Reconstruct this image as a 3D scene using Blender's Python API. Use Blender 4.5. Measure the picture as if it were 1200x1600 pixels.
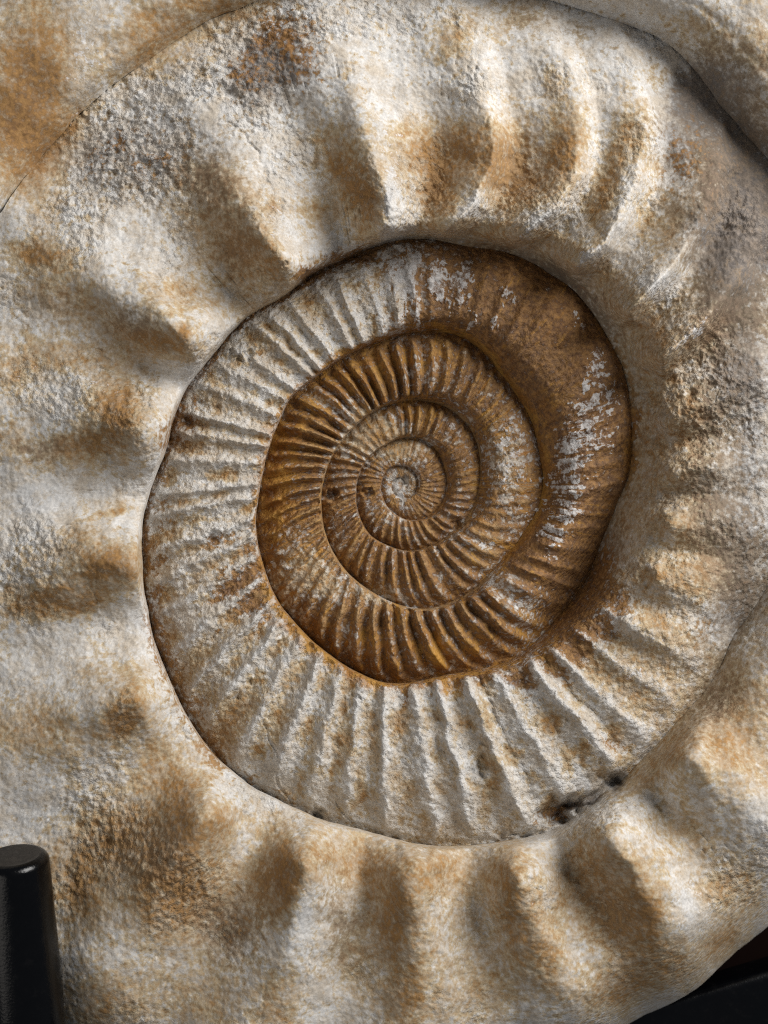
import bpy, math
import numpy as np

# ------------------------------------------------------------------ scene set-up
S = 0.0003            # one modelling unit (a "step") is 0.3 mm; the frame is about 36 cm wide
DIST = 1900.0         # camera distance from the flank of the outer whorl, in steps
scene = bpy.context.scene
for o in list(bpy.data.objects):
    bpy.data.objects.remove(o)
COL = scene.collection

cam_d = bpy.data.cameras.new('camera')
cam = bpy.data.objects.new('camera', cam_d)
COL.objects.link(cam)
cam.location = (0, 0, DIST * S)
cam_d.sensor_fit = 'VERTICAL'
cam_d.sensor_height = 36.0
cam_d.lens = 36.0 * DIST / 1600.0
cam_d.clip_start = 0.01
cam_d.clip_end = 20
cam_d.dof.use_dof = True
cam_d.dof.focus_distance = (DIST + 25) * S
cam_d.dof.aperture_fstop = 10.0
scene.camera = cam
scene.cycles.use_denoising = False
scene.cycles.filter_width = 1.1

world = bpy.data.worlds.new('World')
scene.world = world
world.use_nodes = True
bg = world.node_tree.nodes['Background']
bg.inputs[0].default_value = (0.80, 0.88, 1.0, 1)
bg.inputs[1].default_value = 0.11

def area_light(name, loc, target, size, power, color):
    d = bpy.data.lights.new(name, 'AREA')
    d.shape = 'RECTANGLE'
    d.size, d.size_y = size
    d.energy = power
    d.color = color
    o = bpy.data.objects.new(name, d)
    COL.objects.link(o)
    o.location = loc
    dx = [t - l for t, l in zip(target, loc)]
    from mathutils import Vector
    o.rotation_euler = Vector(dx).to_track_quat('-Z', 'Y').to_euler()
    return o

LAZ, LEL, LD = math.radians(37), math.radians(29), 1.5
area_light('window_light', (LD * math.cos(LEL) * math.cos(LAZ), LD * math.cos(LEL) * math.sin(LAZ), LD * math.sin(LEL)),
           (0, 0, 0), (0.85, 0.95), 34.5, (1.0, 0.975, 0.945))

area_light('fill_light', (-1.1, -0.5, 1.3), (0, 0, 0), (1.2, 1.2), 5, (1.0, 0.93, 0.85))  # added weak warm fill from the left, no visible source

vs = scene.view_settings
vs.view_transform = 'Standard'
vs.look = 'None'
vs.exposure = 0.0
vs.gamma = 1.0

# ------------------------------------------------------------------ numeric helpers
RNG = np.random.RandomState(11)
_P = np.concatenate([RNG.permutation(512)] * 3)
_G = RNG.rand(512) * 2 * np.pi
_GX, _GY = np.cos(_G), np.sin(_G)

def perlin(x, y, seed=0):
    x = x + seed * 37.17
    y = y - seed * 91.73
    xi = np.floor(x).astype(np.int64); yi = np.floor(y).astype(np.int64)
    xf = x - xi; yf = y - yi
    def g(ix, iy, fx, fy):
        h = _P[(_P[ix & 511] + iy) & 511]
        return _GX[h] * fx + _GY[h] * fy
    u = xf * xf * xf * (xf * (xf * 6 - 15) + 10)
    v = yf * yf * yf * (yf * (yf * 6 - 15) + 10)
    a = g(xi, yi, xf, yf); b = g(xi + 1, yi, xf - 1, yf)
    c = g(xi, yi + 1, xf, yf - 1); d = g(xi + 1, yi + 1, xf - 1, yf - 1)
    ab = a + u * (b - a); cd = c + u * (d - c)
    return 1.5 * (ab + v * (cd - ab))

def fbm(x, y, wl, octs, seed=0, gain=0.5):
    s = np.zeros_like(x); a = 1.0; n = 0.0
    for i in range(octs):
        s += a * perlin(x / wl, y / wl, seed + i * 3)
        n += a; a *= gain; wl *= 0.5
    return s / n

def sstep(a, b, x):
    t = np.clip((x - a) / (b - a), 0, 1)
    return t * t * (3 - 2 * t)

def tab(pts, a):
    """periodic table lookup by direction in degrees (0 right, 90 down, 180 left, -90 up)"""
    p = sorted(pts)
    xs = np.array([q[0] for q in p], float); ys = np.array([q[1] for q in p], float)
    xs = np.concatenate([xs - 360, xs, xs + 360]); ys = np.concatenate([ys, ys, ys])
    return np.interp(((a + 180) % 360) - 180, xs, ys)

# ------------------------------------------------------------------ the suture: one spiral line, from the centre outwards
CX, CY = 628.0, 757.0
SUT = [(642,776),(652,760),(650,742),(630,728),(608,733),(597,752),(600,780),(618,803),(645,813),(670,806),(688,787),(698,752),(692,725),(680,701),
 (660,687),(630,685),(602,697),(577,715),(562,740),(557,770),(562,805),(580,837),(605,851),(640,860),(675,851),(705,831),(735,800),(746,770),
 (750,730),(745,695),(732,667),(712,647),(687,632),(655,626),(620,630),(587,642),(562,660),(535,690),(520,712),(507,750),(503,795),(512,840),(537,887),
 (593,930),(630,945),(667,950),(710,938),(743,917),(767,893),(787,873),(817,833),(840,793),(847,750),(840,697),(830,657),(807,617),(780,583),
 (750,547),(733,532),(690,518),(633,522),(600,534),(533,563),(493,592),(455,622),(440,655),(423,693),(411,743),(404,783),(403,833),(413,883),(433,937),
 (487,1000),(545,1042),(600,1065),(667,1062),(707,1052),(767,1040),(803,1027),(833,1003),(877,957),(905,920),(940,850),(962,785),(984,740),(988,670),
 (981,617),(970,570),(950,527),(922,488),(897,452),(853,423),(813,401),(773,388),(740,385),(683,377),(620,376),(600,383),(533,407),(487,430),(463,450),
 (433,470),(390,492),(353,526),(337,550),(310,580),(283,623),(267,677),(255,720),(238,765),(225,817),(222,883),(224,930),(237,983),(257,1043),(287,1103),
 (312,1148),(343,1187),(393,1228),(457,1260),(500,1279),(553,1293),(620,1312),(700,1321),(767,1316),(833,1310),(867,1297),(900,1273),(933,1243),(973,1218),
 (1033,1157),(1070,1112),(1100,1083),(1137,1002),(1175,950),(1197,920),(1262,790),(1285,640),(1275,450),(1240,310),(1190,235),(1125,165),(1065,80),(980,38),(905,10),
 (800,-10),(632,-30),(520,-25),(400,0),(330,30),(230,95),(130,172),(60,250),(0,330),(-70,460),(-140,640),(-190,820),(-200,1020),(-180,1250),(-90,1500),
 (100,1710),(370,1790),(640,1770),(860,1670),(1000,1588),(1033,1575),(1070,1555),(1093,1540),(1125,1510),(1160,1482),(1200,1448),(1330,1310),(1460,1080),(1560,780),
 (1540,400),(1400,60),(1100,-220),(700,-370),(300,-330),(-60,-160),(-330,120),(-470,500),(-520,860),(-480,1200)]
pu = np.array([p[0] for p in SUT], float) - CX
pv = np.array([p[1] for p in SUT], float) - CY
ph = np.unwrap(-np.arctan2(pv, pu))
rr = np.hypot(pu, pv)
order = np.argsort(ph); ph = ph[order]; rr = rr[order]
DPH = math.radians(0.25)
PHG = np.arange(ph[0], ph[-1], DPH)
RG = np.interp(PHG, ph, rr)
ker = np.exp(-0.5 * (np.arange(-24, 25) / 8.0) ** 2); ker /= ker.sum()
RG = np.convolve(np.pad(RG, 24, mode='edge'), ker, mode='valid')
RN = np.minimum(RG * 0.008, 3.2) * fbm(np.cumsum(RG) * DPH, PHG * 0, 110, 4, 3, .5) * 2
PH0, PH1 = PHG[0], PHG[-1]
TAU = 2 * math.pi

def sut(p):
    return np.where(p < PH0, np.maximum(0.0, RG[0] * (1 - (PH0 - p) / TAU)), np.interp(p, PHG, RG))

def sut_wander(p):
    return np.where(p < PH0, 0.0, np.interp(p, PHG, RN))

# nominal logarithmic spiral, for heights
LB = math.log(1.77) / TAU
k_left = [i for i, q in enumerate(SUT) if q == (225, 817)][0]
PHL = np.unwrap(-np.arctan2(pv, pu))[k_left]

def flank_height(p):
    R = 410 * np.exp(LB * (p - PHL))
    x = np.degrees(p - PHL)                        # 0 at the left, 180 at the right, 270 at the top
    k = np.interp(x, [0, 90, 150, 225, 262, 290, 340, 420], [.09, .12, .16, .15, .10, .05, .05, .05])
    return np.where(R < 410, 0.42 * (R - 410), k * (R - 410))

WALL = [(180,4),(-135,5),(-112,14),(-90,34),(-70,58),(-45,92),(-20,118),(0,118),(20,104),(40,66),(60,24),(80,7),(100,4),(150,4)]

# large ribs of the outer whorl: crest lines from the shoulder outwards
BIG = [
 # points, height, half width, extra height and half width of the sharp crest by the shoulder, how fast it dies out
 ([(988,975),(1040,992),(1110,1010)], 28, 30, 6, 10, .6),
 ([(1030,900),(1080,908),(1160,930)], 22, 32, 3, 12, .6),
 ([(1050,822),(1100,815),(1170,835)], 16, 34, 2, 12, .6),
 ([(1058,735),(1105,728),(1185,705)], 19, 34, 2, 12, .6),
 ([(1055,650),(1110,625),(1190,580)], 25, 34, 4, 12, .6),
 ([(1030,562),(1095,505),(1145,435),(1185,355)], 60, 30, 30, 12, .4),
 ([(980,488),(1050,415),(1088,355),(1120,255)], 62, 31, 32, 12, .4),
 ([(896,420),(950,374),(990,290),(1004,215),(990,110)], 56, 33, 30, 12, .55),
 ([(796,384),(868,322),(902,268),(905,215),(885,90)], 52, 34, 26, 12, .6),
 ([(686,372),(740,318),(766,258),(765,205),(735,70)], 52, 35, 26, 12, .6),
 ([(602,345),(598,300),(585,235),(550,150),(500,40)], 66, 60, 8, 20, .6),
 ([(436,402),(412,365),(385,320),(355,255),(320,175)], 68, 66, 4, 22, .75),
 ([(288,524),(250,497),(195,455),(130,415),(40,365)], 68, 66, 4, 22, .75),
 ([(218,672),(180,660),(110,648),(0,640)], 64, 76, 2, 24, .65),
 ([(192,880),(150,876),(80,882),(-30,905)], 66, 76, 2, 24, .65),
 ([(205,1098),(160,1110),(80,1145),(-30,1195)], 62, 78, 2, 24, .6),
 ([(314,1284),(292,1325),(242,1390),(180,1480),(110,1580)], 68, 74, 4, 24, .4),
 ([(478,1350),(470,1410),(448,1500),(405,1610)], 70, 70, 6, 22, .35),
 ([(642,1372),(652,1440),(655,1540),(640,1650)], 62, 66, 2, 22, .35),
 ([(814,1375),(838,1460),(880,1550),(920,1640)], 64, 66, 4, 22, .35),
 ([(962,1318),(1008,1388),(1050,1450),(1090,1540)], 70, 68, 6, 22, .3),
 ([(1080,1195),(1150,1250),(1240,1310)], 56, 68, 2, 24, .4),
]
CRACKS = [([(358,190),(382,212),(402,238),(410,262)],1.6,4),([(286,1370),(276,1395),(255,1420)],1.6,4),([(300,1355),(284,1385),(290,1402)],1.4,3),([(255,1475),(235,1500)],1.4,3),
 ([(490,1470),(480,1520),(470,1560)],1.5,3),([(505,1465),(497,1530)],1.4,3),([(415,1530),(410,1570)],1.4,3),([(400,1110),(420,1150),(440,1200)],1.6,4),([(520,1245),(535,1268),(552,1290)],1.8,5),([(428,1205),(440,1235),(458,1258)],1.8,5),
 ([(770,1300),(800,1306),(836,1304)],2,6),([(842,1304),(862,1280),(880,1262),(905,1252),(935,1238),(966,1218)],4.5,20),([(255,690),(300,705),(340,700)],1.5,3.5),([(245,930),(300,915),(345,905)],1.6,4),([(130,905),(150,930),(155,955)],1.5,3)]

def poly_dist(u, v, pts, signed=False):
    best = np.full(u.shape, 1e9); along = np.zeros(u.shape); side = np.zeros(u.shape); L = 0.0
    segs = []
    for (x0, y0), (x1, y1) in zip(pts[:-1], pts[1:]):
        l = math.hypot(x1 - x0, y1 - y0); segs.append((x0, y0, x1, y1, l, L)); L += l
    for x0, y0, x1, y1, l, l0 in segs:
        t = np.clip(((u - x0) * (x1 - x0) + (v - y0) * (y1 - y0)) / (l * l), 0, 1)
        d = np.hypot(u - x0 - t * (x1 - x0), v - y0 - t * (y1 - y0))
        m = d < best
        best = np.where(m, d, best); side = np.where(m, ((x1 - x0) * (v - y0) - (y1 - y0) * (u - x0)) / l, side); along = np.where(m, (l0 + t * l) / L, along)
    return (best, along, side) if signed else (best, along)

# pits and holes: u, v, radius, depth
PITS = [(868,1268,22,34),(895,1256,14,22),(962,1222,13,28),(495,1271,9,20),(388,555,8,12),(374,561,5,8),(362,549,4,7),(480,430,7,8),
 (633,752,8,6),(520,775,10,14),(575,770,8,9),(715,820,8,10),(1062,120,18,6),(360,145,9,12),(752,1195,10,10),(752,1210,6,10),(755,1180,5,7),(800,1302,4,5),(820,1304,12,6),
 (780,1303,10,5),(150,940,6,4),(410,420,5,4),(445,413,5,5),(295,655,9,6),(275,690,10,6),(330,835,7,7),(940,1215,9,10),(1010,95,7,5),(620,1316,9,5),(390,1066,5,6),(372,1090,4,6),(560,1090,4,6)]

# ------------------------------------------------------------------ stains and painted shade: u, v, half width, half height, turn, strength
OCHRE = [
 (1085,720,60,130,0,.55),(1120,880,60,60,0,.5),(1150,1080,70,70,30,.5),
 (45,110,75,120,10,1.0),(30,205,60,60,0,1.0),(250,45,85,45,-30,.75),(350,10,60,30,0,.6),(95,215,20,60,35,.6),
 (320,275,45,35,30,.55),(330,330,55,60,40,.6),(375,395,45,55,35,.85),(425,395,18,30,-40,.6),(430,325,18,10,40,.7),(280,455,35,25,20,.35),
 (535,260,38,75,-25,.75),(570,315,28,55,-10,.95),(500,330,35,30,0,.5),
 (665,240,30,55,0,.75),(690,300,28,55,10,.9),(735,235,38,50,0,.85),(700,70,30,30,0,.55),(790,250,40,65,10,.8),(825,290,40,45,0,.75),(885,235,26,70,10,.9),(865,140,20,40,0,.45),
 (945,300,20,70,15,.8),(985,210,30,60,10,.6),(930,390,30,15,-40,.4),(1010,345,22,40,20,.55),(1050,360,20,50,25,.6),(1110,290,24,55,10,.75),(1095,240,22,40,0,.4),
 (1110,515,50,38,-35,.8),(1050,560,40,20,0,.35),(1090,640,40,30,0,.5),(1060,820,50,30,0,.45),(1020,900,70,35,20,.5),(1040,985,60,30,30,.6),(1180,180,60,80,30,.35),(1120,60,80,30,20,.4),
 (60,400,60,22,10,.8),(110,470,90,40,15,.6),(240,530,70,24,15,.85),(290,518,18,14,0,.9),(130,560,90,26,0,.55),(30,580,30,50,0,.45),
 (185,640,42,52,-20,1.0),(125,700,75,26,-5,.85),(20,690,40,30,0,.5),(180,795,24,12,-20,.8),(120,830,30,20,-20,.35),
 (165,885,58,32,0,1.0),(70,935,75,28,-10,.8),(130,945,50,16,-15,.7),(200,1090,28,55,10,.65),(185,1130,40,24,-20,.75),(60,1140,75,50,0,.65),(150,1050,40,30,0,.35),
 (265,1205,30,75,-20,.6),(285,1290,32,50,0,.8),(345,1290,28,35,0,.75),(190,1300,90,70,-30,.7),(250,1350,60,50,-30,.55),(130,1400,38,70,0,.75),(240,1430,60,60,-35,.5),
 (440,1375,28,55,5,1.0),(360,1430,60,70,20,.6),(300,1400,40,70,25,.55),(420,1290,40,25,30,.35),(170,1560,90,50,0,.6),(330,1560,60,50,10,.5),(430,1560,40,60,10,.5),
 (560,1345,90,40,10,.65),(620,1440,34,80,0,.85),(540,1470,40,80,0,.5),(690,1350,60,40,0,.5),(720,1440,40,90,-5,.4),(800,1410,36,70,-10,.8),(850,1500,40,60,-20,.65),(640,1560,50,50,0,.55),(760,1550,60,60,0,.5),
 (960,1430,46,75,-20,.85),(1015,1430,30,70,-15,.85),(930,1340,50,50,0,.55),(880,1400,40,60,0,.45),(980,1540,90,40,-20,.7),(1130,1150,90,70,30,.55),(1060,1300,60,40,30,.45),(1150,1380,50,60,0,.45),(1130,1470,50,30,-40,.7),
 # the ribbed middle whorl
 (500,1170,16,55,15,.6),(545,1160,18,60,5,.65),(590,1170,14,55,0,.65),(640,1240,20,24,0,.7),(700,1170,16,60,-5,.55),(762,1150,18,70,-15,.75),(770,1210,22,40,-10,.6),(830,1140,14,60,-25,.6),(890,1110,14,50,-40,.6),
 (440,1130,24,50,25,.55),(390,1110,30,50,30,.55),(350,1130,40,60,30,.6),(460,1050,20,30,30,.6),(540,1070,18,22,0,.5),(600,1230,20,20,0,.5),
 (340,1010,50,30,-20,.45),(300,1060,40,40,0,.5),(330,900,60,40,0,.35),(300,800,50,30,0,.3),(340,690,60,30,0,.4),(350,630,50,30,20,.4),(420,540,40,40,30,.45),(490,480,40,40,20,.45),(560,440,30,40,0,.35),
 (960,1040,80,40,-10,.7),(1000,1090,40,40,0,.5),(920,1170,26,16,0,.9),(960,1190,30,14,-20,.6),
]
RUST = [
 (430,50,60,50,0,.6),(385,120,35,45,0,.45),(470,90,40,60,-20,.4),(150,235,70,35,-20,.35),(250,260,60,40,0,.3),
 (800,255,40,60,0,.55),(690,300,20,45,10,.4),(1070,250,45,70,15,.45),(955,1430,34,60,-20,.55),(370,1440,50,50,20,.35),(410,1370,12,40,5,.5),(210,1320,70,50,-20,.4),(110,1400,25,60,0,.5),(850,1500,26,50,-20,.35),
 (275,690,30,28,0,.7),(290,655,24,24,0,.8),(262,790,20,45,0,.5),(240,860,20,60,0,.6),(250,980,24,70,-10,.65),(290,1080,24,70,-25,.65),(330,1165,22,50,-35,.6),(480,437,18,16,0,.9),(510,420,40,18,-25,.7),(560,400,50,16,-10,.8),
 (370,920,42,34,-25,1.0),(395,870,20,40,0,.9),(345,850,30,14,-20,.6),(335,835,14,10,0,.8),(400,960,26,50,-20,.6),(385,935,30,30,0,.8),
 (900,1010,80,40,-35,1.0),(830,1045,50,24,-20,1.0),(880,950,60,50,-40,1.0),(960,930,50,40,0,.5),(745,1060,70,16,0,1.0),(930,890,36,60,0,.8),(640,1085,12,26,0,.8),(680,1080,16,20,0,.5),(940,1165,44,18,-5,.75),(870,1265,30,14,-30,.8),(1000,1070,40,30,0,.4),(1090,980,40,50,0,.35),
 (985,690,14,80,5,.95),(965,560,12,50,-20,.6),
]
DIRT_SHADE = [  # dirt; blobs at upper right and on the brown whorl also paint shade
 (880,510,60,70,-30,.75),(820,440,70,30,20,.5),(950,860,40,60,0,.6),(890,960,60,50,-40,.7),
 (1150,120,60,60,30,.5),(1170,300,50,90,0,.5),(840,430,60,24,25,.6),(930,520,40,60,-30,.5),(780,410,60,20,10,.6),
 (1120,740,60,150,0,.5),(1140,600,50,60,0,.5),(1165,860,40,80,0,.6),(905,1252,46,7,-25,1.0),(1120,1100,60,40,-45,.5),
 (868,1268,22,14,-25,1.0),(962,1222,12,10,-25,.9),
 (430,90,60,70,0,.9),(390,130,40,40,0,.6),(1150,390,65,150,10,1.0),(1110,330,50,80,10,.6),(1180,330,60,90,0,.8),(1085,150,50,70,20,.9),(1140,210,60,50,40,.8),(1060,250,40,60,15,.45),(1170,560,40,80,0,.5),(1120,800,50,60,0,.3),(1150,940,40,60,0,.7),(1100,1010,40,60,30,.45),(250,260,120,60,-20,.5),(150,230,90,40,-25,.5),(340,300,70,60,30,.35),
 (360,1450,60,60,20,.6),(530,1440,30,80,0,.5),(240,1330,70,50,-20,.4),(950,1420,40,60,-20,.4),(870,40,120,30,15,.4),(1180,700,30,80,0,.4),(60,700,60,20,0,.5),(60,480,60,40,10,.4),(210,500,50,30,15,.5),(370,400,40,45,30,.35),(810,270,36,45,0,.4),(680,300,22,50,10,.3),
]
CHALK = [
 (640,420,24,40,0,.9),(617,470,26,55,0,.8),(688,440,14,50,-8,1.0),(722,440,16,42,15,1.0),(650,470,12,50,-5,.7),(790,465,14,12,30,1.0),(735,500,14,14,0,.9),(770,500,12,24,20,.7),(810,475,14,10,0,.6),
 (932,570,20,34,20,.95),(928,640,26,52,10,1.0),(900,690,30,40,0,1.0),(890,750,36,46,10,1.0),(880,800,36,22,0,.9),(865,840,30,22,0,.8),(912,500,12,20,0,.7),(950,690,16,30,0,.7),(870,870,14,14,0,.5),(960,620,16,24,0,.7),
 (394,838,7,20,-10,1.0),(446,887,11,5,0,1.0),(905,1222,24,14,-25,1.0),(950,1226,10,10,0,.9),(690,640,12,6,0,0.3),(708,666,8,8,0,.8),(628,775,9,12,-25,.8),
 (790,720,34,75,5,.65),(600,935,40,8,5,.7),(650,948,20,6,0,.6),(760,850,12,8,0,.6),(820,800,16,20,0,.4),(600,480,30,40,0,.6),(545,470,30,30,0,.4),(430,600,30,40,0,.5),(340,660,60,16,0,.5),(380,700,30,50,0,.4),
 (1080,1420,34,60,-15,.85),(480,1430,18,75,5,.75),(150,600,40,16,10,.5),(60,600,40,30,0,.5),(614,300,16,75,5,.85),(732,325,13,52,40,.85),(846,342,13,58,50,.85),(1030,440,12,50,40,.8),(1080,520,11,50,45,.7),(965,350,10,50,25,.6),(590,200,14,40,-15,.6),(445,350,24,40,-35,.7),(300,590,44,30,-30,.8),(60,780,90,45,-10,.75),(245,760,26,60,10,.7),(70,1020,70,40,0,.6),(215,980,24,70,0,.6),(430,250,60,60,0,.3),(925,400,13,40,50,.8),
 (1190,280,60,60,0,0.0),(130,80,28,110,8,.6),(1180,1270,40,40,0,.6),(720,1480,30,60,0,.4),(840,1440,16,60,-15,.3),(560,1240,60,24,5,.4),(500,1240,40,24,20,.4),(780,1270,60,24,0,.5),(660,1160,12,60,0,.5),(615,1180,10,50,0,.5),
]
GOLD = [
 (432,770,34,95,0,1.0),(450,690,34,50,20,.7),(520,610,60,40,-25,.6),(600,570,60,40,-10,.65),(690,560,40,50,20,.55),(690,1030,16,50,-10,1.0),(740,1010,30,40,-20,.6),(640,1000,60,60,0,.45),(560,1000,60,40,20,.4),(820,980,50,40,-30,.5),
 (470,1000,60,12,35,.8),(560,1060,70,12,15,.8),(420,930,14,50,-20,.7),(640,640,60,30,0,.5),(640,890,60,50,0,.3),(985,690,12,70,5,.7),(860,1020,60,30,-30,.5),(700,1075,60,10,0,.5),(850,640,30,60,20,.5),(855,760,12,90,5,.6),
]

def stain(u, v, blobs, gain=1.0):
    out = np.zeros(u.shape)
    for (x, y, a, b, rot, st) in blobs:
        if st <= 0: continue
        m = (np.abs(u - x) < 2.2 * max(a, b)) & (np.abs(v - y) < 2.2 * max(a, b))
        if not m.any(): continue
        c, s = math.cos(math.radians(rot)), math.sin(math.radians(rot))
        du, dv = u[m] - x, v[m] - y
        q = ((du * c + dv * s) / a) ** 2 + ((-du * s + dv * c) / b) ** 2
        val = st * gain * np.exp(-0.9 * q)
        out[m] = 1 - (1 - out[m]) * (1 - np.minimum(val, .98))
    return out

# ------------------------------------------------------------------ the shell surface as a function of (suture angle, place across)
# whorls are divided where the shell is broken, towards the lower right
cuts = []
c0 = -math.radians(38)
while c0 < PH0: c0 += TAU
while c0 < PH1:
    cuts.append(c0); c0 += TAU
FIRST = PH0
SEQ_END = PH1 - TAU - 1e-3
bounds = [c for c in [FIRST] + [c for c in cuts if c > FIRST + 0.8] if c < SEQ_END] + [SEQ_END]
B_BODY, B_OUT, B_MID = bounds[-2], bounds[-3], bounds[-4]
deg = math.degrees
print('bounds', [round(deg(b)) for b in bounds], [round(float(sut(np.array(b)))) for b in bounds])

def by(p, pts):
    """table by degrees grown since the start of the middle whorl"""
    return np.interp(np.degrees(p - B_MID), [q[0] for q in pts], [q[1] for q in pts])

SPACING = [(-1500, 10), (-1080, 8.6), (-721, 9.2), (-719, 8.2), (-361, 8.2), (-350, 7.1), (-20, 6.6), (0, 6.4), (120, 6.4), (230, 7.0), (360, 8.0), (420, 10)]
RIBS = []
_p = FIRST - TAU
while _p < B_OUT + 1.1:
    st_ = math.radians(float(by(np.array(_p), SPACING)))
    RIBS.append(_p + RNG.uniform(-.19, .19) * st_)
    _p += st_
RIBS = np.array(RIBS)
RIB_H = RNG.uniform(0.65, 1.25, len(RIBS))
AMP = [(-1400, 2.2), (-1080, 3.5), (-900, 4.5), (-722, 5), (-700, 4.5), (-690, 3), (-650, 4), (-600, 8.5), (-560, 5), (-520, 5.5), (-480, 6.5), (-420, 8.5), (-375, 8),
       (-345, 4), (-320, 2), (-295, 4), (-265, 10), (-225, 13), (-180, 12), (-140, 11), (-110, 11), (-85, 11), (-50, 13), (-10, 12), (10, 9), (40, 7), (100, 8), (128, 10), (150, 11), (180, 11),
       (218, 12), (245, 17), (275, 18), (290, 16), (320, 17), (350, 20), (375, 26), (395, 20), (425, 0), (2000, 0)]
LEAN = [(-1500, .05), (-720, .08), (-360, .12), (-20, .13), (20, .10), (200, .05), (360, .03)]
ROUGHZ = [(1090,740,90,200,0,.9),(220,230,170,110,-20,1.),(430,90,90,90,0,1.),(1000,330,60,90,0,.35),(250,1320,140,110,0,.5),(1000,700,60,250,0,.25),(60,430,60,40,0,.5),(1000,200,60,80,0,.4)]
CRUST = [(480,880,40,40,30,.6),(500,910,40,25,30,.8),(440,920,24,40,0,.8),(575,660,30,22,30,1.),(600,685,34,28,0,1.),(625,700,40,20,0,.8),(560,690,12,20,30,.7),(535,690,10,30,35,.6),(790,720,35,60,0,.6),(590,930,40,16,10,.9),(600,800,30,20,20,.3),(500,620,30,12,35,.6),(700,1000,10,20,0,.3),(760,860,30,30,0,.5)]

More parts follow.
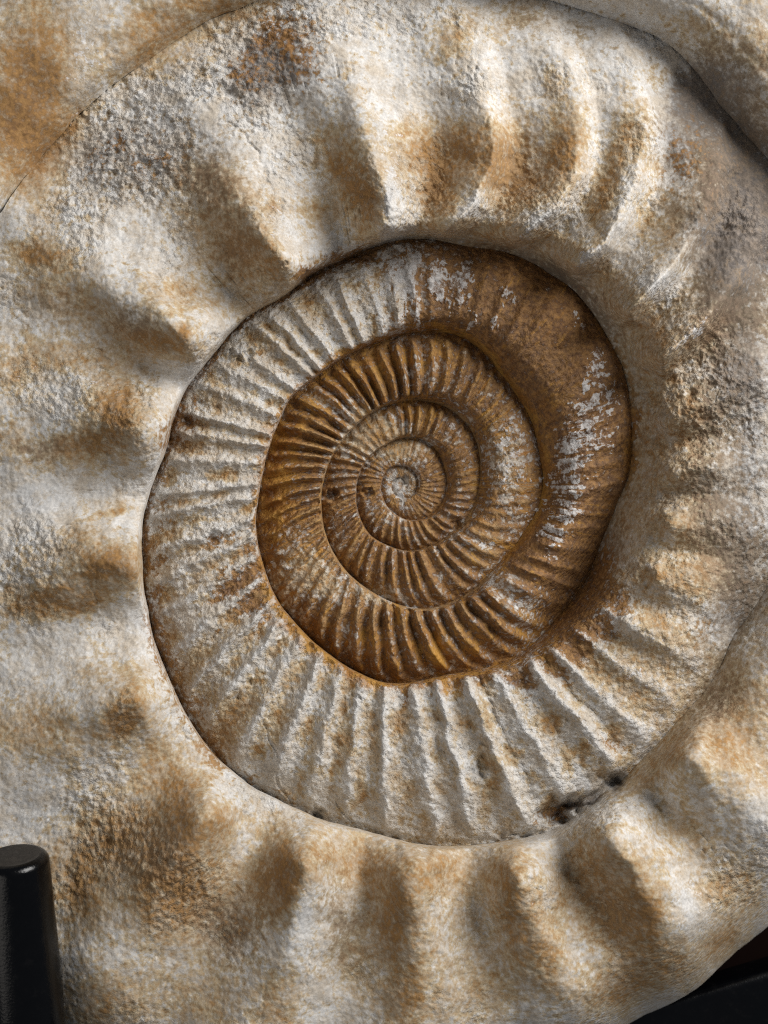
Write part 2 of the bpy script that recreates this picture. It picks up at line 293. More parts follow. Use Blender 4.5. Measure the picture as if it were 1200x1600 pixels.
def shell(p, s):
    """p, s: 2-D arrays. Returns picture-plane position u, v, height z, rib index and stain and painted-shade masks."""
    rin = sut(p); rout = sut(p + TAU)
    w = rout - rin
    r = rin + s * w
    r = r + sut_wander(p) * np.exp(-s * w / 18) + sut_wander(p + TAU) * np.exp(-(1 - s) * w / 18)
    u = CX + r * np.cos(-p); v = CY + r * np.sin(-p)
    adeg = np.degrees(-p)
    scale = np.clip(rin / 400.0, 0.04, 1.3)
    wb = sstep(B_BODY - .2, B_BODY + .8, p)
    wo = sstep(B_OUT - .25, B_OUT + .55, p)                 # outer whorl and beyond
    wm = sstep(B_MID - .35, B_MID + .15, p) * (1 - wo)
    wf = 1 - wo - wm
    # ---- section
    F = flank_height(p)
    def dip(p_, w_):
        wo_ = sstep(B_OUT - .25, B_OUT + .55, p_); wm_ = sstep(B_MID - .35, B_MID + .15, p_) * (1 - wo_)
        tr = 0
        a_ = ((np.degrees(-p_) + 180) % 360) - 180
        tr = tr + wo_ * (p_ < B_BODY) * np.interp(a_, [-85, -50, -10, 25, 45, 62], [0, 12, 20, 30, 14, 0])
        return np.minimum(0.08 * w_, 16) * (1 - .6 * wo_) + tr, 8 * wm_ + 2.5 * (1 - wm_) * (1 - .8 * wo_)
    d1, d2 = dip(p - TAU, rin - sut(p - TAU))
    zs_prev = flank_height(p - TAU) - d1 - d2 * np.clip(scale * 2, 0, 1)
    conv = 0.17 * wf + by(p, [(0, .15), (150, .14), (220, .11), (300, .09), (400, .06)]) * wm + (0.05 + .08 * wb) * wo
    zf = F + w * conv * (1 - ((s - 0.42) / 0.58) ** 2)
    def trench(p_): return 85 * np.exp(-((p_ + TAU - B_OUT - .12) / .5) ** 2)
    zs_prev = zs_prev - trench(p - TAU)
    e1, e2 = dip(p, w)
    zf = zf - trench(p) * sstep(0.45, 1.0, s)
    zf = zf - e1 * sstep(0.66, 1.0, s) - e2 * np.clip(scale * 2, 0, 1) * sstep(0.94, 1.0, s)
    ww = tab(WALL, adeg) * np.clip(rin / 400.0, 0.06, 1.0) * (0.9 + 0.1 * wb)
    ww = np.maximum(ww, 2.0 + 34 * wb)
    d = s * w
    t = np.clip(d / ww, 0, 1)
    g = 1 - (1 - t) ** 1.75
    shoulder = sstep(0.22, 1.0, d / np.maximum(ww, 14 * np.minimum(scale, 1)))
    # rounded lip where the flank turns into the wall
    lip = np.exp(-np.clip(d - ww, 0, None) / (14 * np.clip(scale, .1, 1)))
    z = zs_prev + (zf - zs_prev) * g - 5 * np.clip(scale, .1, 1) * lip * t
    # ---- free outer edge: the shell turns down
    a = ((adeg + 180) % 360) - 180
    fr = np.maximum(wb, sstep(B_OUT + math.radians(225), B_OUT + math.radians(262), p))
    q = np.clip((s - 0.66) / 0.34, 0, 1)
    z = z - fr * 330 * (1 - np.sqrt(np.clip(1 - q ** 2.4, 0, 1)))
    # ---- ribs
    worn = np.zeros_like(u); groove = np.zeros_like(u); rib = np.zeros_like(u); idx = np.full(u.shape, -1)
    near_sh = np.exp(-np.clip(d - ww, 0, None) / 120)
    if wo.max() > 0:
        wob = 12 * fbm(u, v, 70, 3, 5)
        bump = np.zeros_like(u)
        for i, (pts, h, hw, h2, hw2, die) in enumerate(BIG):
            dd, al, side = poly_dist(u + wob, v - wob, pts, True)
            if 4 < i < 10: dd = dd * (1.0 + .34 * np.tanh(side / 12))
            prof = np.exp(-(dd / (hw * (0.8 + 0.5 * al))) ** 2)
            val = prof * (1.0 - die * sstep(0, 1, al))
            crest = np.exp(-np.abs(dd / (hw2 * (.9 + .8 * al))) ** 1.4) * np.exp(-(al / .5) ** 2)
            hh_ = h * (val + 0.2 * np.exp(-(al / 0.25) ** 2) * prof) + h2 * crest
            bump = bump + np.clip(hh_, 0, None) ** 2.2
            m = (val > 0.40) & (val > rib) & (wo > 0.3)
            idx = np.where(m, 10000 + i, idx); rib = np.maximum(rib, val)
        bump = bump ** (1 / 2.2)
        z = z + wo * (sstep(0.03, 0.5, d / np.maximum(ww, 16)) * bump - g * (4 + 18 * near_sh) * (1 - rib))
        rib = rib * wo
    if wo.min() < 1:
        ps = p - by(p, LEAN) * (s - 0.5) + 0.016 * np.sin(s * np.pi) * wf
        ps = ps + math.radians(1.0) * fbm(u, v, 40, 3, 9) * (1 + .2 * wm)
        k = np.clip(np.searchsorted(RIBS, ps), 1, len(RIBS) - 1)
        lo, hi = RIBS[k - 1], RIBS[k]
        near = np.where(ps - lo < hi - ps, k - 1, k)
        x = (ps - RIBS[near]) / (hi - lo)
        prof = np.exp(-(x / (0.27 + .01 * wm)) ** 2)
        sharp = np.exp(-np.abs(x / .21) ** 1.25)
        prof = prof * (1 - .5 * wm) + .5 * sharp * wm
        A = by(p, AMP) * RIB_H[near] * (1 + .55 * wf)
        env = shoulder * (1 - sstep(0.86, 1.0, s))
        brk = 1 - (0.5 - .2 * wm) * sstep(0.05, 0.45, fbm(u, v, 44, 4, 21, .6))
        crust = stain(u, v, CRUST)
        z = z + A * env * brk * (1 - .85 * crust) * (prof - 0.35) * (1 - wo) * (.15 + .85 * sstep(30, 90, r))
        groove = (1 - prof) * env * wm
        worn = np.clip(prof, 0, 1) ** 1.3 * env * wm * by(p, [(120, 0), (150, .5), (230, .8), (300, 1), (400, 1)]) * (1 - .6 * sstep(0, .4, fbm(u, v, 50, 3, 191, .6)))
        rib = np.maximum(rib, prof * env * (1 - wo))
        m = (prof > 0.45) & (s > 0.10) & (s < 0.93) & (d > 0.6 * ww) & (idx < 0) & (wo < .75)
        idx = np.where(m, near, idx)
    # ---- crusts, grain, pits
    rough = np.zeros_like(u); pore = 0.0
    if wo.max() > 0:
        ro = np.clip(0.18 + 1.5 * fbm(u, v, 150, 3, 31) + 0.7 * stain(u, v, ROUGHZ), 0.14, 1.3) * (1 - .7 * wb)
        gr = fbm(u, v, 24, 4, 41, 0.75)
        cr = np.abs(fbm(u, v, 30, 4, 47, 0.65))
        lump = fbm(u, v, 130, 3, 51)
        z = z + wo * (ro * (6.0 * gr - 8.0 * cr + 1.5) + 11 * lump)
        z = z - wo * 2.2 * sstep(0.4, 0.65, perlin(p * 230 + 2 * perlin(u / 60, v / 60, 58), r / 90, 55)) * sstep(0.15, 0.5, perlin(u / 110, v / 110, 57)) * (1 - wb)
        z = z + wo * (.45 + .55 * np.clip(ro, 0, 1)) * (2.4 * fbm(u, v, 11, 2, 43, .6) - 2.6 * np.abs(fbm(u, v, 13, 2, 45, .6)))
        rough = rough + wo * ro
        pore = wo * np.clip(cr * 2.2 - .25, 0, 1) * np.clip(ro, .25, 1)
    if wm.max() > 0:
        lf = by(p, [(-60, .4), (40, .3), (100, .35), (125, .5), (150, .85), (300, .75), (400, .8)])
        gr = fbm(u, v, 14, 3, 61, 0.72); cr = np.abs(fbm(u, v, 24, 4, 67, 0.72))
        z = z + wm * lf * (5.0 * gr - 6.0 * cr + 1 + 5 * fbm(u, v, 60, 3, 71))
        z = z - wm * 1.2 * sstep(0.2, 0.5, perlin(p * 30, r / 3.5, 73)) * lf
        rough = rough + wm * (0.35 + .65 * lf)
    if wf.max() > 0:
        gr = fbm(u, v, 11, 3, 81, 0.7); cr = np.abs(fbm(u, v, 16, 3, 83, 0.65))
        k_ = np.clip(scale * 2.6, 0.55, 1) * wf
        z = z + k_ * (1.7 * gr - 2.1 * cr + 5 * fbm(u, v, 46, 3, 85))
        z = z + wf * crust * (5.0 * fbm(u, v, 16, 3, 87) + 3.0)
        rough = rough + wf * .6
    for (pts, cw, cd) in CRACKS:
        x0_, x1_ = min(q_[0] for q_ in pts) - 25, max(q_[0] for q_ in pts) + 25; y0_, y1_ = min(q_[1] for q_ in pts) - 25, max(q_[1] for q_ in pts) + 25
        m = (u > x0_) & (u < x1_) & (v > y0_) & (v < y1_)
        if m.any():
            dd, al = poly_dist(u[m] + 7 * fbm(u[m], v[m], 22, 3, 95), v[m] + 7 * fbm(u[m], v[m], 22, 3, 97), pts)
            z[m] -= cd * np.exp(-(dd / cw) ** 2) * (1 - .6 * np.abs(2 * al - 1))
    for (x, y, rad, dep) in PITS:
        m = (np.abs(u - x) < 3 * rad) & (np.abs(v - y) < 3 * rad)
        if m.any():
            q = np.hypot(u[m] - x + 0.6 * rad * perlin(u[m] / rad, v[m] / rad, 91), v[m] - y + 0.6 * rad * perlin(u[m] / rad, v[m] / rad, 93)) / rad
            z[m] -= dep * np.exp(-q ** 4)
    z = z + stain(u, v, RUST) * (wo + wm * by(p, [(120, 0), (160, 1), (400, 1)])) * (5 * fbm(u, v, 15, 3, 99, .7) - 2.5)
    # ---- stains, some with painted shade
    rz0 = np.clip(wm * by(p, [(-60, 1), (100, 1), (128, .8), (150, 0), (1000, 0)]) + wf, 0, 1)
    wv_ = 24 - 14 * wf
    wu = u + wv_ * fbm(u, v, 60, 5, 101, 0.72); wv = v + wv_ * fbm(u, v, 60, 5, 103, 0.72)
    oc, ru, di_shade, ch, go = (stain(wu, wv, B, k) for B, k in ((OCHRE, .86), (RUST, 1), (DIRT_SHADE, .9), (CHALK, 1), (GOLD, 1)))
    big = fbm(u, v, 150, 4, 131, 0.6); med = fbm(u, v, 55, 4, 133, .65)
    brown = by(p, [(-60, 1), (100, 1), (116, .85), (128, .55), (140, .2), (155, 0), (1000, 0)]) * wm
    ru = np.maximum(ru, brown)
    lipm = (1 - sstep(6, 20, d + 10 * fbm(u, v, 30, 3, 111))) * wm * by(p, [(0, 1), (100, 1), (200, .6), (230, .7), (280, .95), (340, .9), (400, .5)])
    ru = np.maximum(ru, 0.8 * lipm); go = np.maximum(go, 0.8 * lipm)
    streak = perlin(p * 46 + 1.5 * med, r / 70, 151) + .6 * perlin(p * 110, r / 40, 153)
    rz = np.clip(brown + .6 * wf, 0, 1)
    go = np.maximum(go, (rz * .6 + .5 * wf) * sstep(.15, .7, streak + .5 * med)); di_shade = np.maximum(di_shade, rz * .9 * sstep(.1, .6, -streak + .3 * big))
    ch = ch * (1 - .55 * sstep(0, .5, -streak) * wm)
    fl = sstep(.48, .66, ch + .95 * fbm(u, v, 20, 4, 181, .75) + .25 * med)
    ch = ch * (1 - rz0) + fl * rz0; z = z + 1.6 * fl * rz0; ch = ch * (1 - .25 * rz0)
    outm = sstep(0.885, 0.98, s + 0.08 * med) * wm * by(p, [(100, 0), (128, .8), (200, .75), (250, .75), (285, .35), (310, .1), (400, 0)])
    ru = np.maximum(ru, outm)
    ru = np.maximum(ru, (0.80 + .25 * med) * wf * (.55 + .45 * sstep(16, 40, r)))
    crust = stain(wu, wv, CRUST) * wf
    ru = ru * (1 - .7 * crust); oc = np.maximum(oc, .7 * crust)
    oc = np.maximum(oc, wf * (0.25 + .5 * np.clip(rib, 0, 1)) * sstep(-0.25, 0.3, med))
    di_shade = np.maximum(di_shade, wf * .45 * sstep(.05, .5, fbm(u, v, 60, 4, 141, .65)))
    di_shade = np.maximum(di_shade, wf * .6 * (1 - sstep(24, 60, r)) * sstep(-.3, .3, fbm(u, v, 20, 3, 171, .6)))
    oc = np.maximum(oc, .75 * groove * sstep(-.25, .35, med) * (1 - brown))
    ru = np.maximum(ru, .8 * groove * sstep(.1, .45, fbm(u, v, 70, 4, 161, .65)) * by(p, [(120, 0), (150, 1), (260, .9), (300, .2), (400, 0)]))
    ch = np.maximum(ch, .75 * worn); oc = oc * (1 - .7 * worn); ru = ru * (1 - .8 * worn)
    edge = (1 - sstep(2.5, 7, d + 4 * med)) * wf * sstep(.15, .35, scale)
    oc = np.maximum(oc, .7 * edge)
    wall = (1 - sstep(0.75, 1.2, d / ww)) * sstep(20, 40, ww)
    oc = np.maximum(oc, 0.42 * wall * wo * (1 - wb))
    gen = sstep(-0.05, 0.45, big) * wo + .55 * sstep(0, .5, med) * wm * by(p, [(100, 0), (160, .6), (260, .8), (400, 1)])
    oc = 1 - (1 - oc) * (1 - 0.33 * gen) + .35 * pore
    return u, v, z, idx, (oc, ru, di_shade, ch, go, np.clip(rough, 0, 1))

# ------------------------------------------------------------------ materials
def N(nt, t, **kw):
    n = nt.nodes.new(t)
    for k, val in kw.items():
        setattr(n, k, val)
    return n

def fossil_material():
    m = bpy.data.materials.new('fossil_limestone')
    m.use_nodes = True
    nt = m.node_tree; nt.nodes.clear(); L = nt.links.new
    out = N(nt, 'ShaderNodeOutputMaterial'); b = N(nt, 'ShaderNodeBsdfPrincipled')
    L(b.outputs[0], out.inputs[0])
    tc = N(nt, 'ShaderNodeTexCoord')
    def noise(scale, detail=4, rough=0.6):
        n = N(nt, 'ShaderNodeTexNoise'); n.inputs['Scale'].default_value = scale
        n.inputs['Detail'].default_value = detail; n.inputs['Roughness'].default_value = rough
        L(tc.outputs['Object'], n.inputs['Vector']); return n.outputs['Fac']
    def math_(op, a, c, clamp=False):
        n = N(nt, 'ShaderNodeMath', operation=op); n.use_clamp = clamp
        for i, x in enumerate((a, c)):
            if isinstance(x, (int, float)): n.inputs[i].default_value = x
            else: L(x, n.inputs[i])
        return n.outputs[0]
    def ramp(x, a, c, lo=0.0, hi=1.0):
        n = N(nt, 'ShaderNodeMapRange'); n.interpolation_type = 'SMOOTHSTEP'
        L(x, n.inputs[0]); n.inputs[1].default_value = a; n.inputs[2].default_value = c
        n.inputs[3].default_value = lo; n.inputs[4].default_value = hi
        return n.outputs[0]
    def mix(f, a, c):
        n = N(nt, 'ShaderNodeMix', data_type='RGBA')
        L(f, n.inputs['Factor'])
        for i, x in ((6, a), (7, c)):
            if isinstance(x, tuple): n.inputs[i].default_value = (*x, 1)
            else: L(x, n.inputs[i])
        return n.outputs[2]
    at1 = N(nt, 'ShaderNodeAttribute', attribute_name='stain_shade_a'); at2 = N(nt, 'ShaderNodeAttribute', attribute_name='stain_b')
    s1 = N(nt, 'ShaderNodeSeparateColor'); s2 = N(nt, 'ShaderNodeSeparateColor')
    L(at1.outputs['Color'], s1.inputs[0]); L(at2.outputs['Color'], s2.inputs[0])
    oc, ru, di_shade = s1.outputs; ch, go, rg = s2.outputs
    nA = noise(95, 6, .65); nB = noise(330, 5, .65); nC = noise(900, 3, .6); nD = noise(40, 4, .6)
    col = mix(ramp(nA, .34, .60), (0.55, 0.485, 0.40), (0.67, 0.655, 0.63))
    col = mix(ramp(nD, .52, .70, 0, .45), col, (0.43, 0.38, 0.32))
    col = mix(ramp(nB, .55, .75, 0, .35), col, (0.42, 0.33, 0.23))
    brk = math_('ADD', math_('MULTIPLY', math_('SUBTRACT', nB, .5), 1.8), math_('MULTIPLY', math_('SUBTRACT', nA, .5), .8))
    rn0 = N(nt, 'ShaderNodeTexNoise'); rn0.noise_type = 'RIDGED_MULTIFRACTAL'; rn0.inputs['Scale'].default_value = 210; rn0.inputs['Detail'].default_value = 4; rn0.inputs['Roughness'].default_value = .6
    L(tc.outputs['Object'], rn0.inputs['Vector'])
    x_oc = math_('ADD', math_('ADD', oc, math_('MULTIPLY', brk, .95)), ramp(rn0.outputs['Fac'], .1, 1.2, .10, -.16))
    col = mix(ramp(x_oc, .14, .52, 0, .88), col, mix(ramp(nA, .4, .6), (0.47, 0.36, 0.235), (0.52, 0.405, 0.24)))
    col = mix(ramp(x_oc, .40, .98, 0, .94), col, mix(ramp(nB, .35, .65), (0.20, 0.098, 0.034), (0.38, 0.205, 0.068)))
    f_di_shade = ramp(math_('ADD', di_shade, math_('MULTIPLY', brk, .8)), .15, .80, 0, .85)  # dirt tint with painted shade mixed in
    col = mix(f_di_shade, col, mix(ramp(nB, .4, .6), (0.085, 0.062, 0.048), (0.20, 0.155, 0.12)))
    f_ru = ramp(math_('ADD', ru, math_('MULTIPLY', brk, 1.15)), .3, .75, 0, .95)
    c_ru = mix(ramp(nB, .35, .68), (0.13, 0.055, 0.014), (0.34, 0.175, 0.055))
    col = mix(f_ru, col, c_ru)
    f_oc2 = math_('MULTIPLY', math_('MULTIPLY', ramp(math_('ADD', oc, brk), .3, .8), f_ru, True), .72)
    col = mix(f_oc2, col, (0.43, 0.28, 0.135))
    f_go = ramp(math_('ADD', go, math_('MULTIPLY', brk, .6)), .25, .95, 0, .75)
    col = mix(f_go, col, mix(ramp(nA, .4, .6), (0.33, 0.135, 0.018), (0.50, 0.26, 0.045)))
    brk2 = math_('ADD', math_('MULTIPLY', brk, 1.6), math_('MULTIPLY', math_('SUBTRACT', nC, .5), .9))
    f_ch = ramp(math_('ADD', ch, math_('MULTIPLY', brk2, .75)), .50, .85, 0, .82)
    col = mix(f_ch, col, mix(ramp(nB, .4, .6), (0.47, 0.46, 0.45), (0.66, 0.66, 0.655)))
    # fine grain of the stone
    g = ramp(nC, .3, .7, .86, 1.08)
    mul = N(nt, 'ShaderNodeMix', data_type='RGBA', blend_type='MULTIPLY'); mul.inputs['Factor'].default_value = 1
    L(col, mul.inputs[6]); L(g, mul.inputs[7])
    L(mul.outputs[2], b.inputs['Base Color'])
    rgh = ramp(f_ru, 0, 1, .88, .62)
    L(rgh, b.inputs['Roughness'])
    b.inputs['Specular IOR Level'].default_value = 0.35
    # relief
    v = N(nt, 'ShaderNodeTexVoronoi'); v.inputs['Scale'].default_value = 330; L(tc.outputs['Object'], v.inputs['Vector'])
    rn = N(nt, 'ShaderNodeTexNoise'); rn.noise_type = 'RIDGED_MULTIFRACTAL'; rn.inputs['Scale'].default_value = 210; rn.inputs['Detail'].default_value = 4; rn.inputs['Roughness'].default_value = .6
    L(tc.outputs['Object'], rn.inputs['Vector'])
    hgt = math_('ADD', math_('MULTIPLY', noise(360, 4, .7), 1.1), math_('MULTIPLY', v.outputs['Distance'], -.55))
    bmp = N(nt, 'ShaderNodeBump'); L(ramp(rg, 0, 1, .20, 1.1), bmp.inputs['Strength']); bmp.inputs['Distance'].default_value = 0.0016
    hgt = math_('ADD', hgt, math_('MULTIPLY', rn.outputs['Fac'], .35))
    L(hgt, bmp.inputs['Height']); L(bmp.outputs[0], b.inputs['Normal'])
    return m

def plain_material(name, base, rough, bump=0.0, bscale=300, spec=0.5, var=0.25, coat=0.0, dust=0.0):
    m = bpy.data.materials.new(name); m.use_nodes = True
    nt = m.node_tree; L = nt.links.new; b = nt.nodes['Principled BSDF']
    tc = N(nt, 'ShaderNodeTexCoord'); n = N(nt, 'ShaderNodeTexNoise'); n.inputs['Scale'].default_value = bscale; n.inputs['Detail'].default_value = 5
    L(tc.outputs['Object'], n.inputs['Vector'])
    r = N(nt, 'ShaderNodeMix', data_type='RGBA'); L(n.outputs['Fac'], r.inputs['Factor'])
    r.inputs[6].default_value = (*[c * (1 - var) for c in base], 1); r.inputs[7].default_value = (*[c * (1 + var) for c in base], 1)
    L(r.outputs[2], b.inputs['Base Color'])
    b.inputs['Roughness'].default_value = rough; b.inputs['Specular IOR Level'].default_value = spec
    b.inputs['Coat Weight'].default_value = coat
    if dust:
        n2 = N(nt, 'ShaderNodeTexNoise'); n2.inputs['Scale'].default_value = 140; n2.inputs['Detail'].default_value = 8; n2.inputs['Roughness'].default_value = .75
        L(tc.outputs['Object'], n2.inputs['Vector'])
        mr = N(nt, 'ShaderNodeMapRange'); L(n2.outputs['Fac'], mr.inputs[0]); mr.inputs[1].default_value = .56; mr.inputs[2].default_value = .74; mr.inputs[3].default_value = 0; mr.inputs[4].default_value = dust
        r2 = N(nt, 'ShaderNodeMix', data_type='RGBA'); L(mr.outputs[0], r2.inputs['Factor']); L(r.outputs[2], r2.inputs[6]); r2.inputs[7].default_value = (.10, .09, .08, 1)
        L(r2.outputs[2], b.inputs['Base Color'])
        m2 = N(nt, 'ShaderNodeMapRange'); L(n2.outputs['Fac'], m2.inputs[0]); m2.inputs[1].default_value = .3; m2.inputs[2].default_value = .7; m2.inputs[3].default_value = rough * .7; m2.inputs[4].default_value = rough * 1.6
        L(m2.outputs[0], b.inputs['Roughness'])
    if bump:
        bm_ = N(nt, 'ShaderNodeBump'); bm_.inputs['Strength'].default_value = bump; bm_.inputs['Distance'].default_value = 0.0006
        L(n.outputs['Fac'], bm_.inputs['Height']); L(bm_.outputs[0], b.inputs['Normal'])
    return m

M_FOSSIL = fossil_material()

# ------------------------------------------------------------------ setting: the table behind and below
def to_world(u, v, z):
    k = (DIST - z) / DIST
    return (u - 600) * k * S, (800 - v) * k * S, z * S

M_WOOD = plain_material('dark_table_wood', (0.005, 0.0018, 0.0013), 0.8, 0.3, 60, 0.05)
me = bpy.data.meshes.new('table')
hw, hh = 0.75, 0.75
zt = -560 * S
me.from_pydata([(-hw, -hh, zt), (hw, -hh, zt), (hw, hh, zt), (-hw, hh, zt), (-hw, -hh, zt - .03), (hw, -hh, zt - .03), (hw, hh, zt - .03), (-hw, hh, zt - .03)], [],
               [(0, 1, 2, 3), (7, 6, 5, 4), (0, 4, 5, 1), (1, 5, 6, 2), (2, 6, 7, 3), (3, 7, 4, 0)])
me.materials.append(M_WOOD)
tb = bpy.data.objects.new('table', me); COL.objects.link(tb)
tb['kind'] = 'structure'

# ------------------------------------------------------------------ the ammonite
root = bpy.data.objects.new('ammonite_fossil', None); COL.objects.link(root)
root.empty_display_size = 0.05
root['label'] = 'large coiled ammonite fossil with ribbed white and rust-brown whorls'
root['category'] = 'fossil'

def make_mesh(name, co, no, stA, stB, faces):
    used, inv = np.unique(faces.ravel(), return_inverse=True)
    f = inv.reshape(-1, 4)
    me = bpy.data.meshes.new(name)
    nv, nf = len(used), len(f)
    me.vertices.add(nv); me.vertices.foreach_set('co', co[used].astype(np.float32).ravel())
    me.loops.add(nf * 4); me.loops.foreach_set('vertex_index', f.astype(np.int32).ravel())
    me.polygons.add(nf); me.polygons.foreach_set('loop_start', (np.arange(nf) * 4).astype(np.int32))
    me.polygons.foreach_set('use_smooth', np.ones(nf, dtype=bool))
    me.update(calc_edges=True)
    for nm, arr in (('stain_shade_a', stA), ('stain_b', stB)):
        a = me.attributes.new(nm, 'FLOAT_COLOR', 'POINT')
        a.data.foreach_set('color', arr[used].astype(np.float32).ravel())
    me.normals_split_custom_set_from_vertices(no[used].astype(np.float32))
    me.materials.append(M_FOSSIL)
    return me

def build_whorl(name, label, p0, p1, step, rmean, wmean, spow=1.0):
    n_p = int((p1 - p0) * rmean / step); n_s = int(wmean / step)
    dp = (p1 - p0) / n_p
    pa = p0 + dp * np.arange(-1, n_p + 2)
    sa = np.linspace(0, 1, n_s + 1)
    if spow != 1.0: sa = sa ** spow
    P, Q = np.meshgrid(pa, sa, indexing='ij')
    u, v, z, idx, (oc, ru, di_shade, ch, go, rg) = shell(P, Q)
    x, y, zz = to_world(u, v, z)
    X = np.stack([x, y, zz], -1)
    dP = np.gradient(X, axis=0); dQ = np.gradient(X, axis=1)
    nrm = np.cross(dQ, dP); 
    if np.median(nrm[..., 2]) < 0: nrm = -nrm
    nrm /= np.linalg.norm(nrm, axis=-1, keepdims=True) + 1e-12
    sl = slice(1, -1)
    X, nrm, idx = X[sl], nrm[sl], idx[sl]
    one = np.ones_like(oc)
    stA = np.stack([oc, ru, di_shade, one], -1)[sl]; stB = np.stack([ch, go, rg, one], -1)[sl]
    a, b = X.shape[:2]
    vid = np.arange(a * b).reshape(a, b)
    F = np.stack([vid[:-1, :-1], vid[:-1, 1:], vid[1:, 1:], vid[1:, :-1]], -1).reshape(-1, 4)
    # facing the viewer
    c = X.reshape(-1, 3)
    nz = np.cross(c[F[:, 1]] - c[F[:, 0]], c[F[:, 3]] - c[F[:, 0]])[:, 2]
    if np.median(nz) < 0: F = F[:, ::-1]
    fi = idx.reshape(-1)[F[:, 0]]
    args = (c, nrm.reshape(-1, 3), stA.reshape(-1, 4), stB.reshape(-1, 4))
    # each rib keeps one connected piece; stray faces stay with the whorl
    gw = b - 1
    for i in [q for q in np.unique(fi) if q >= 0]:
        todo = set(np.nonzero(fi == i)[0].tolist()); parts = []
        while todo:
            st = [todo.pop()]; comp = [st[0]]
            while st:
                f_ = st.pop()
                nb = [f_ - gw, f_ + gw]
                if f_ % gw: nb.append(f_ - 1)
                if f_ % gw != gw - 1: nb.append(f_ + 1)
                for q in nb:
                    if q in todo:
                        todo.remove(q); st.append(q); comp.append(q)
            parts.append(comp)
        parts.sort(key=len)
        for comp in parts[:-1]: fi[comp] = -1
    cnt = {i: int((fi == i).sum()) for i in np.unique(fi) if i >= 0}
    keep = [i for i, n in cnt.items() if n >= 24]
    body = ~np.isin(fi, keep)
    wo = bpy.data.objects.new(name, make_mesh(name, *args, F[body]))
    COL.objects.link(wo); wo.parent = root; wo['label'] = label
    for i in keep:
        ro = bpy.data.objects.new('rib', make_mesh('rib', *args, F[fi == i]))
        COL.objects.link(ro); ro.parent = wo
    return wo

build_whorl('nucleus', 'pale worn nub at the very centre of the coil', FIRST - 2 * TAU + 1e-3, FIRST, 0.8, 24, 24)
nW = len(bounds) - 1
LAB = {0: 'tiny innermost whorl with faint brown ribs', 1: 'small brown whorl with fine ribs', 2: 'narrow brown whorl with fine sharp ribs', 3: 'rust-brown and golden whorl with sharp close ribs',
       4: 'middle whorl, chalky white below and rusty brown at upper right', 5: 'broad whorl with large swollen ribs, stained ochre', 6: 'smooth outermost whorl at the rim'}
for i in range(nW):
    a, b = bounds[i], bounds[i + 1]
    r0 = float(sut(np.array(0.5 * (a + b)))); r1 = float(sut(np.array(0.5 * (a + b) + TAU)))
    n = nW - 1 - i                                   # 0 is the outermost
    step = {0: 3.6, 1: 1.85, 2: 1.6, 3: 1.3, 4: 1.05}.get(n, .8)
    build_whorl('whorl', LAB[max(0, 6 - n)], a, b, step, 0.5 * (r0 + r1), (r1 - r0) * 1.15, 1.12 if n == 1 else 1.0)

# ------------------------------------------------------------------ the black display stand
M_BLACK = plain_material('black_painted_metal', (0.0012, 0.0013, 0.0018), 0.17, 0.2, 900, 0.34, dust=.03)
stand = bpy.data.objects.new('display_stand', None); COL.objects.link(stand)
stand['label'] = 'black metal display stand holding the fossil, peg at lower left'
stand['category'] = 'stand'

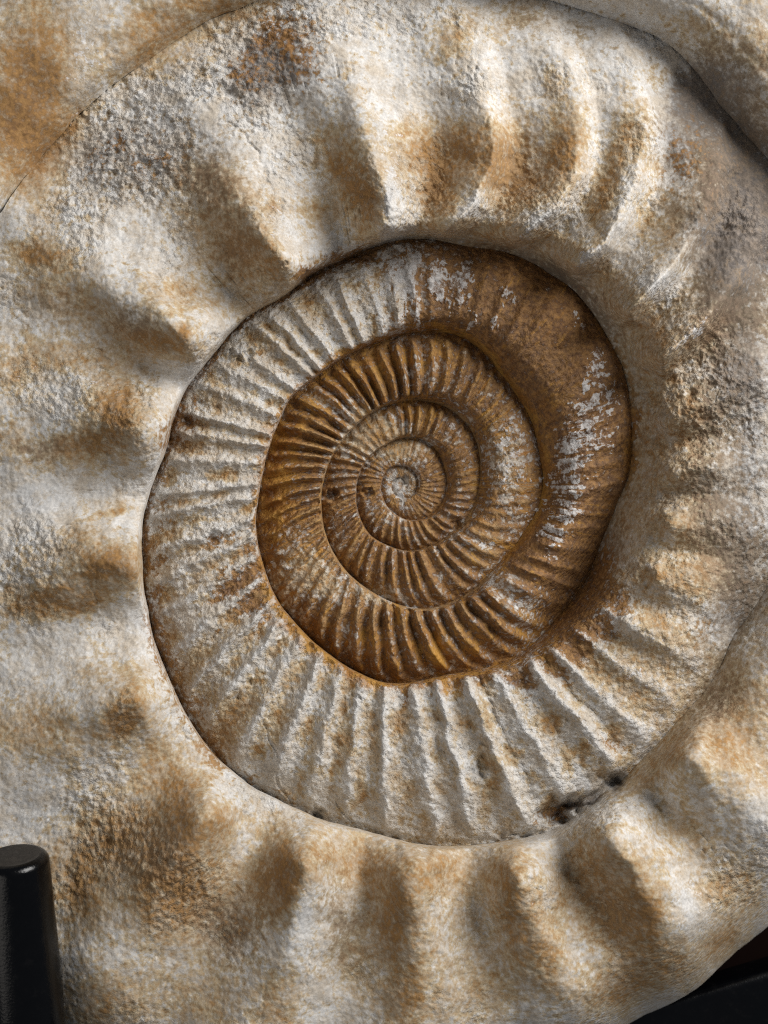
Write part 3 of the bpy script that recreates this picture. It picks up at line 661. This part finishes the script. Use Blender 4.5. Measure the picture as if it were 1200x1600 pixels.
def lathe(name, prof, seg, M, mat):
    from mathutils import Vector
    vs_, fs = [], []
    for (r, h) in prof:
        for k in range(seg):
            a = TAU * k / seg
            vs_.append(M @ Vector((r * math.cos(a), r * math.sin(a), h)))
    n = len(prof)
    for i in range(n - 1):
        for k in range(seg):
            k2 = (k + 1) % seg
            fs.append((i * seg + k, i * seg + k2, (i + 1) * seg + k2, (i + 1) * seg + k))
    fs.append(tuple(range(seg))[::-1]); fs.append(tuple((n - 1) * seg + k for k in range(seg)))
    me = bpy.data.meshes.new(name); me.from_pydata(vs_, [], fs); me.materials.append(mat)
    for p in me.polygons: p.use_smooth = len(p.vertices) == 4
    me.update()
    o = bpy.data.objects.new(name, me); COL.objects.link(o); return o

from mathutils import Matrix, Vector
pz = 120.0
kk = (DIST - pz) / DIST
tip = Vector(to_world(21, 1336, pz))
axis = Vector((0.03, -1.0, -0.14)).normalized()     # from the tip towards the base
Mx = Matrix.Translation(tip) @ axis.to_track_quat('Z', 'Y').to_matrix().to_4x4()
ps = S * kk
fil = 15.0
prof = [((54 - fil + fil * math.sin(t)) * ps, (fil - fil * math.cos(t)) * ps) for t in [math.radians(x) for x in range(0, 91, 9)]]
prof += [(55 * ps, 40 * ps), (56.5 * ps, 100 * ps), (59 * ps, 180 * ps), (60 * ps, 240 * ps), (60 * ps, 560 * ps)]
peg = lathe('peg', prof, 72, Mx, M_BLACK); peg.parent = stand
M_DUST = plain_material('dusty_black_metal', (0.030, 0.026, 0.022), 0.75, 0.4, 500, 0.3, .6, dust=.8)
cap = lathe('end_face', [(0.2 * ps, -0.9 * ps), (36 * ps, -0.9 * ps), (41 * ps, -0.3 * ps), (42 * ps, 0.6 * ps)], 72, Mx, M_DUST); cap.parent = peg

# base slab: a bevelled plate under the fossil
def slab(name, corners, z0, z1, bev, mat):
    import bmesh
    bm = bmesh.new()
    lo = [bm.verts.new(to_world(u, v, z0)) for u, v in corners]
    up = [bm.verts.new((l.co.x, l.co.y, z1 * S)) for l in lo]
    n = len(lo)
    bm.faces.new(lo[::-1]); bm.faces.new(up)
    for i in range(n):
        j = (i + 1) % n
        bm.faces.new((lo[i], lo[j], up[j], up[i]))
    bmesh.ops.recalc_face_normals(bm, faces=bm.faces[:])
    bmesh.ops.bevel(bm, geom=[e for e in bm.edges], offset=bev * S, segments=5, profile=.5, affect='EDGES')
    me = bpy.data.meshes.new(name); bm.to_mesh(me); bm.free(); me.materials.append(mat)
    for p in me.polygons: p.use_smooth = True
    o = bpy.data.objects.new(name, me); COL.objects.link(o); return o

base = slab('base_plate', [(-300, 1935), (1600, 1370), (1720, 1800), (-180, 2365)], -420, -345, 16, M_BLACK)
base.parent = stand
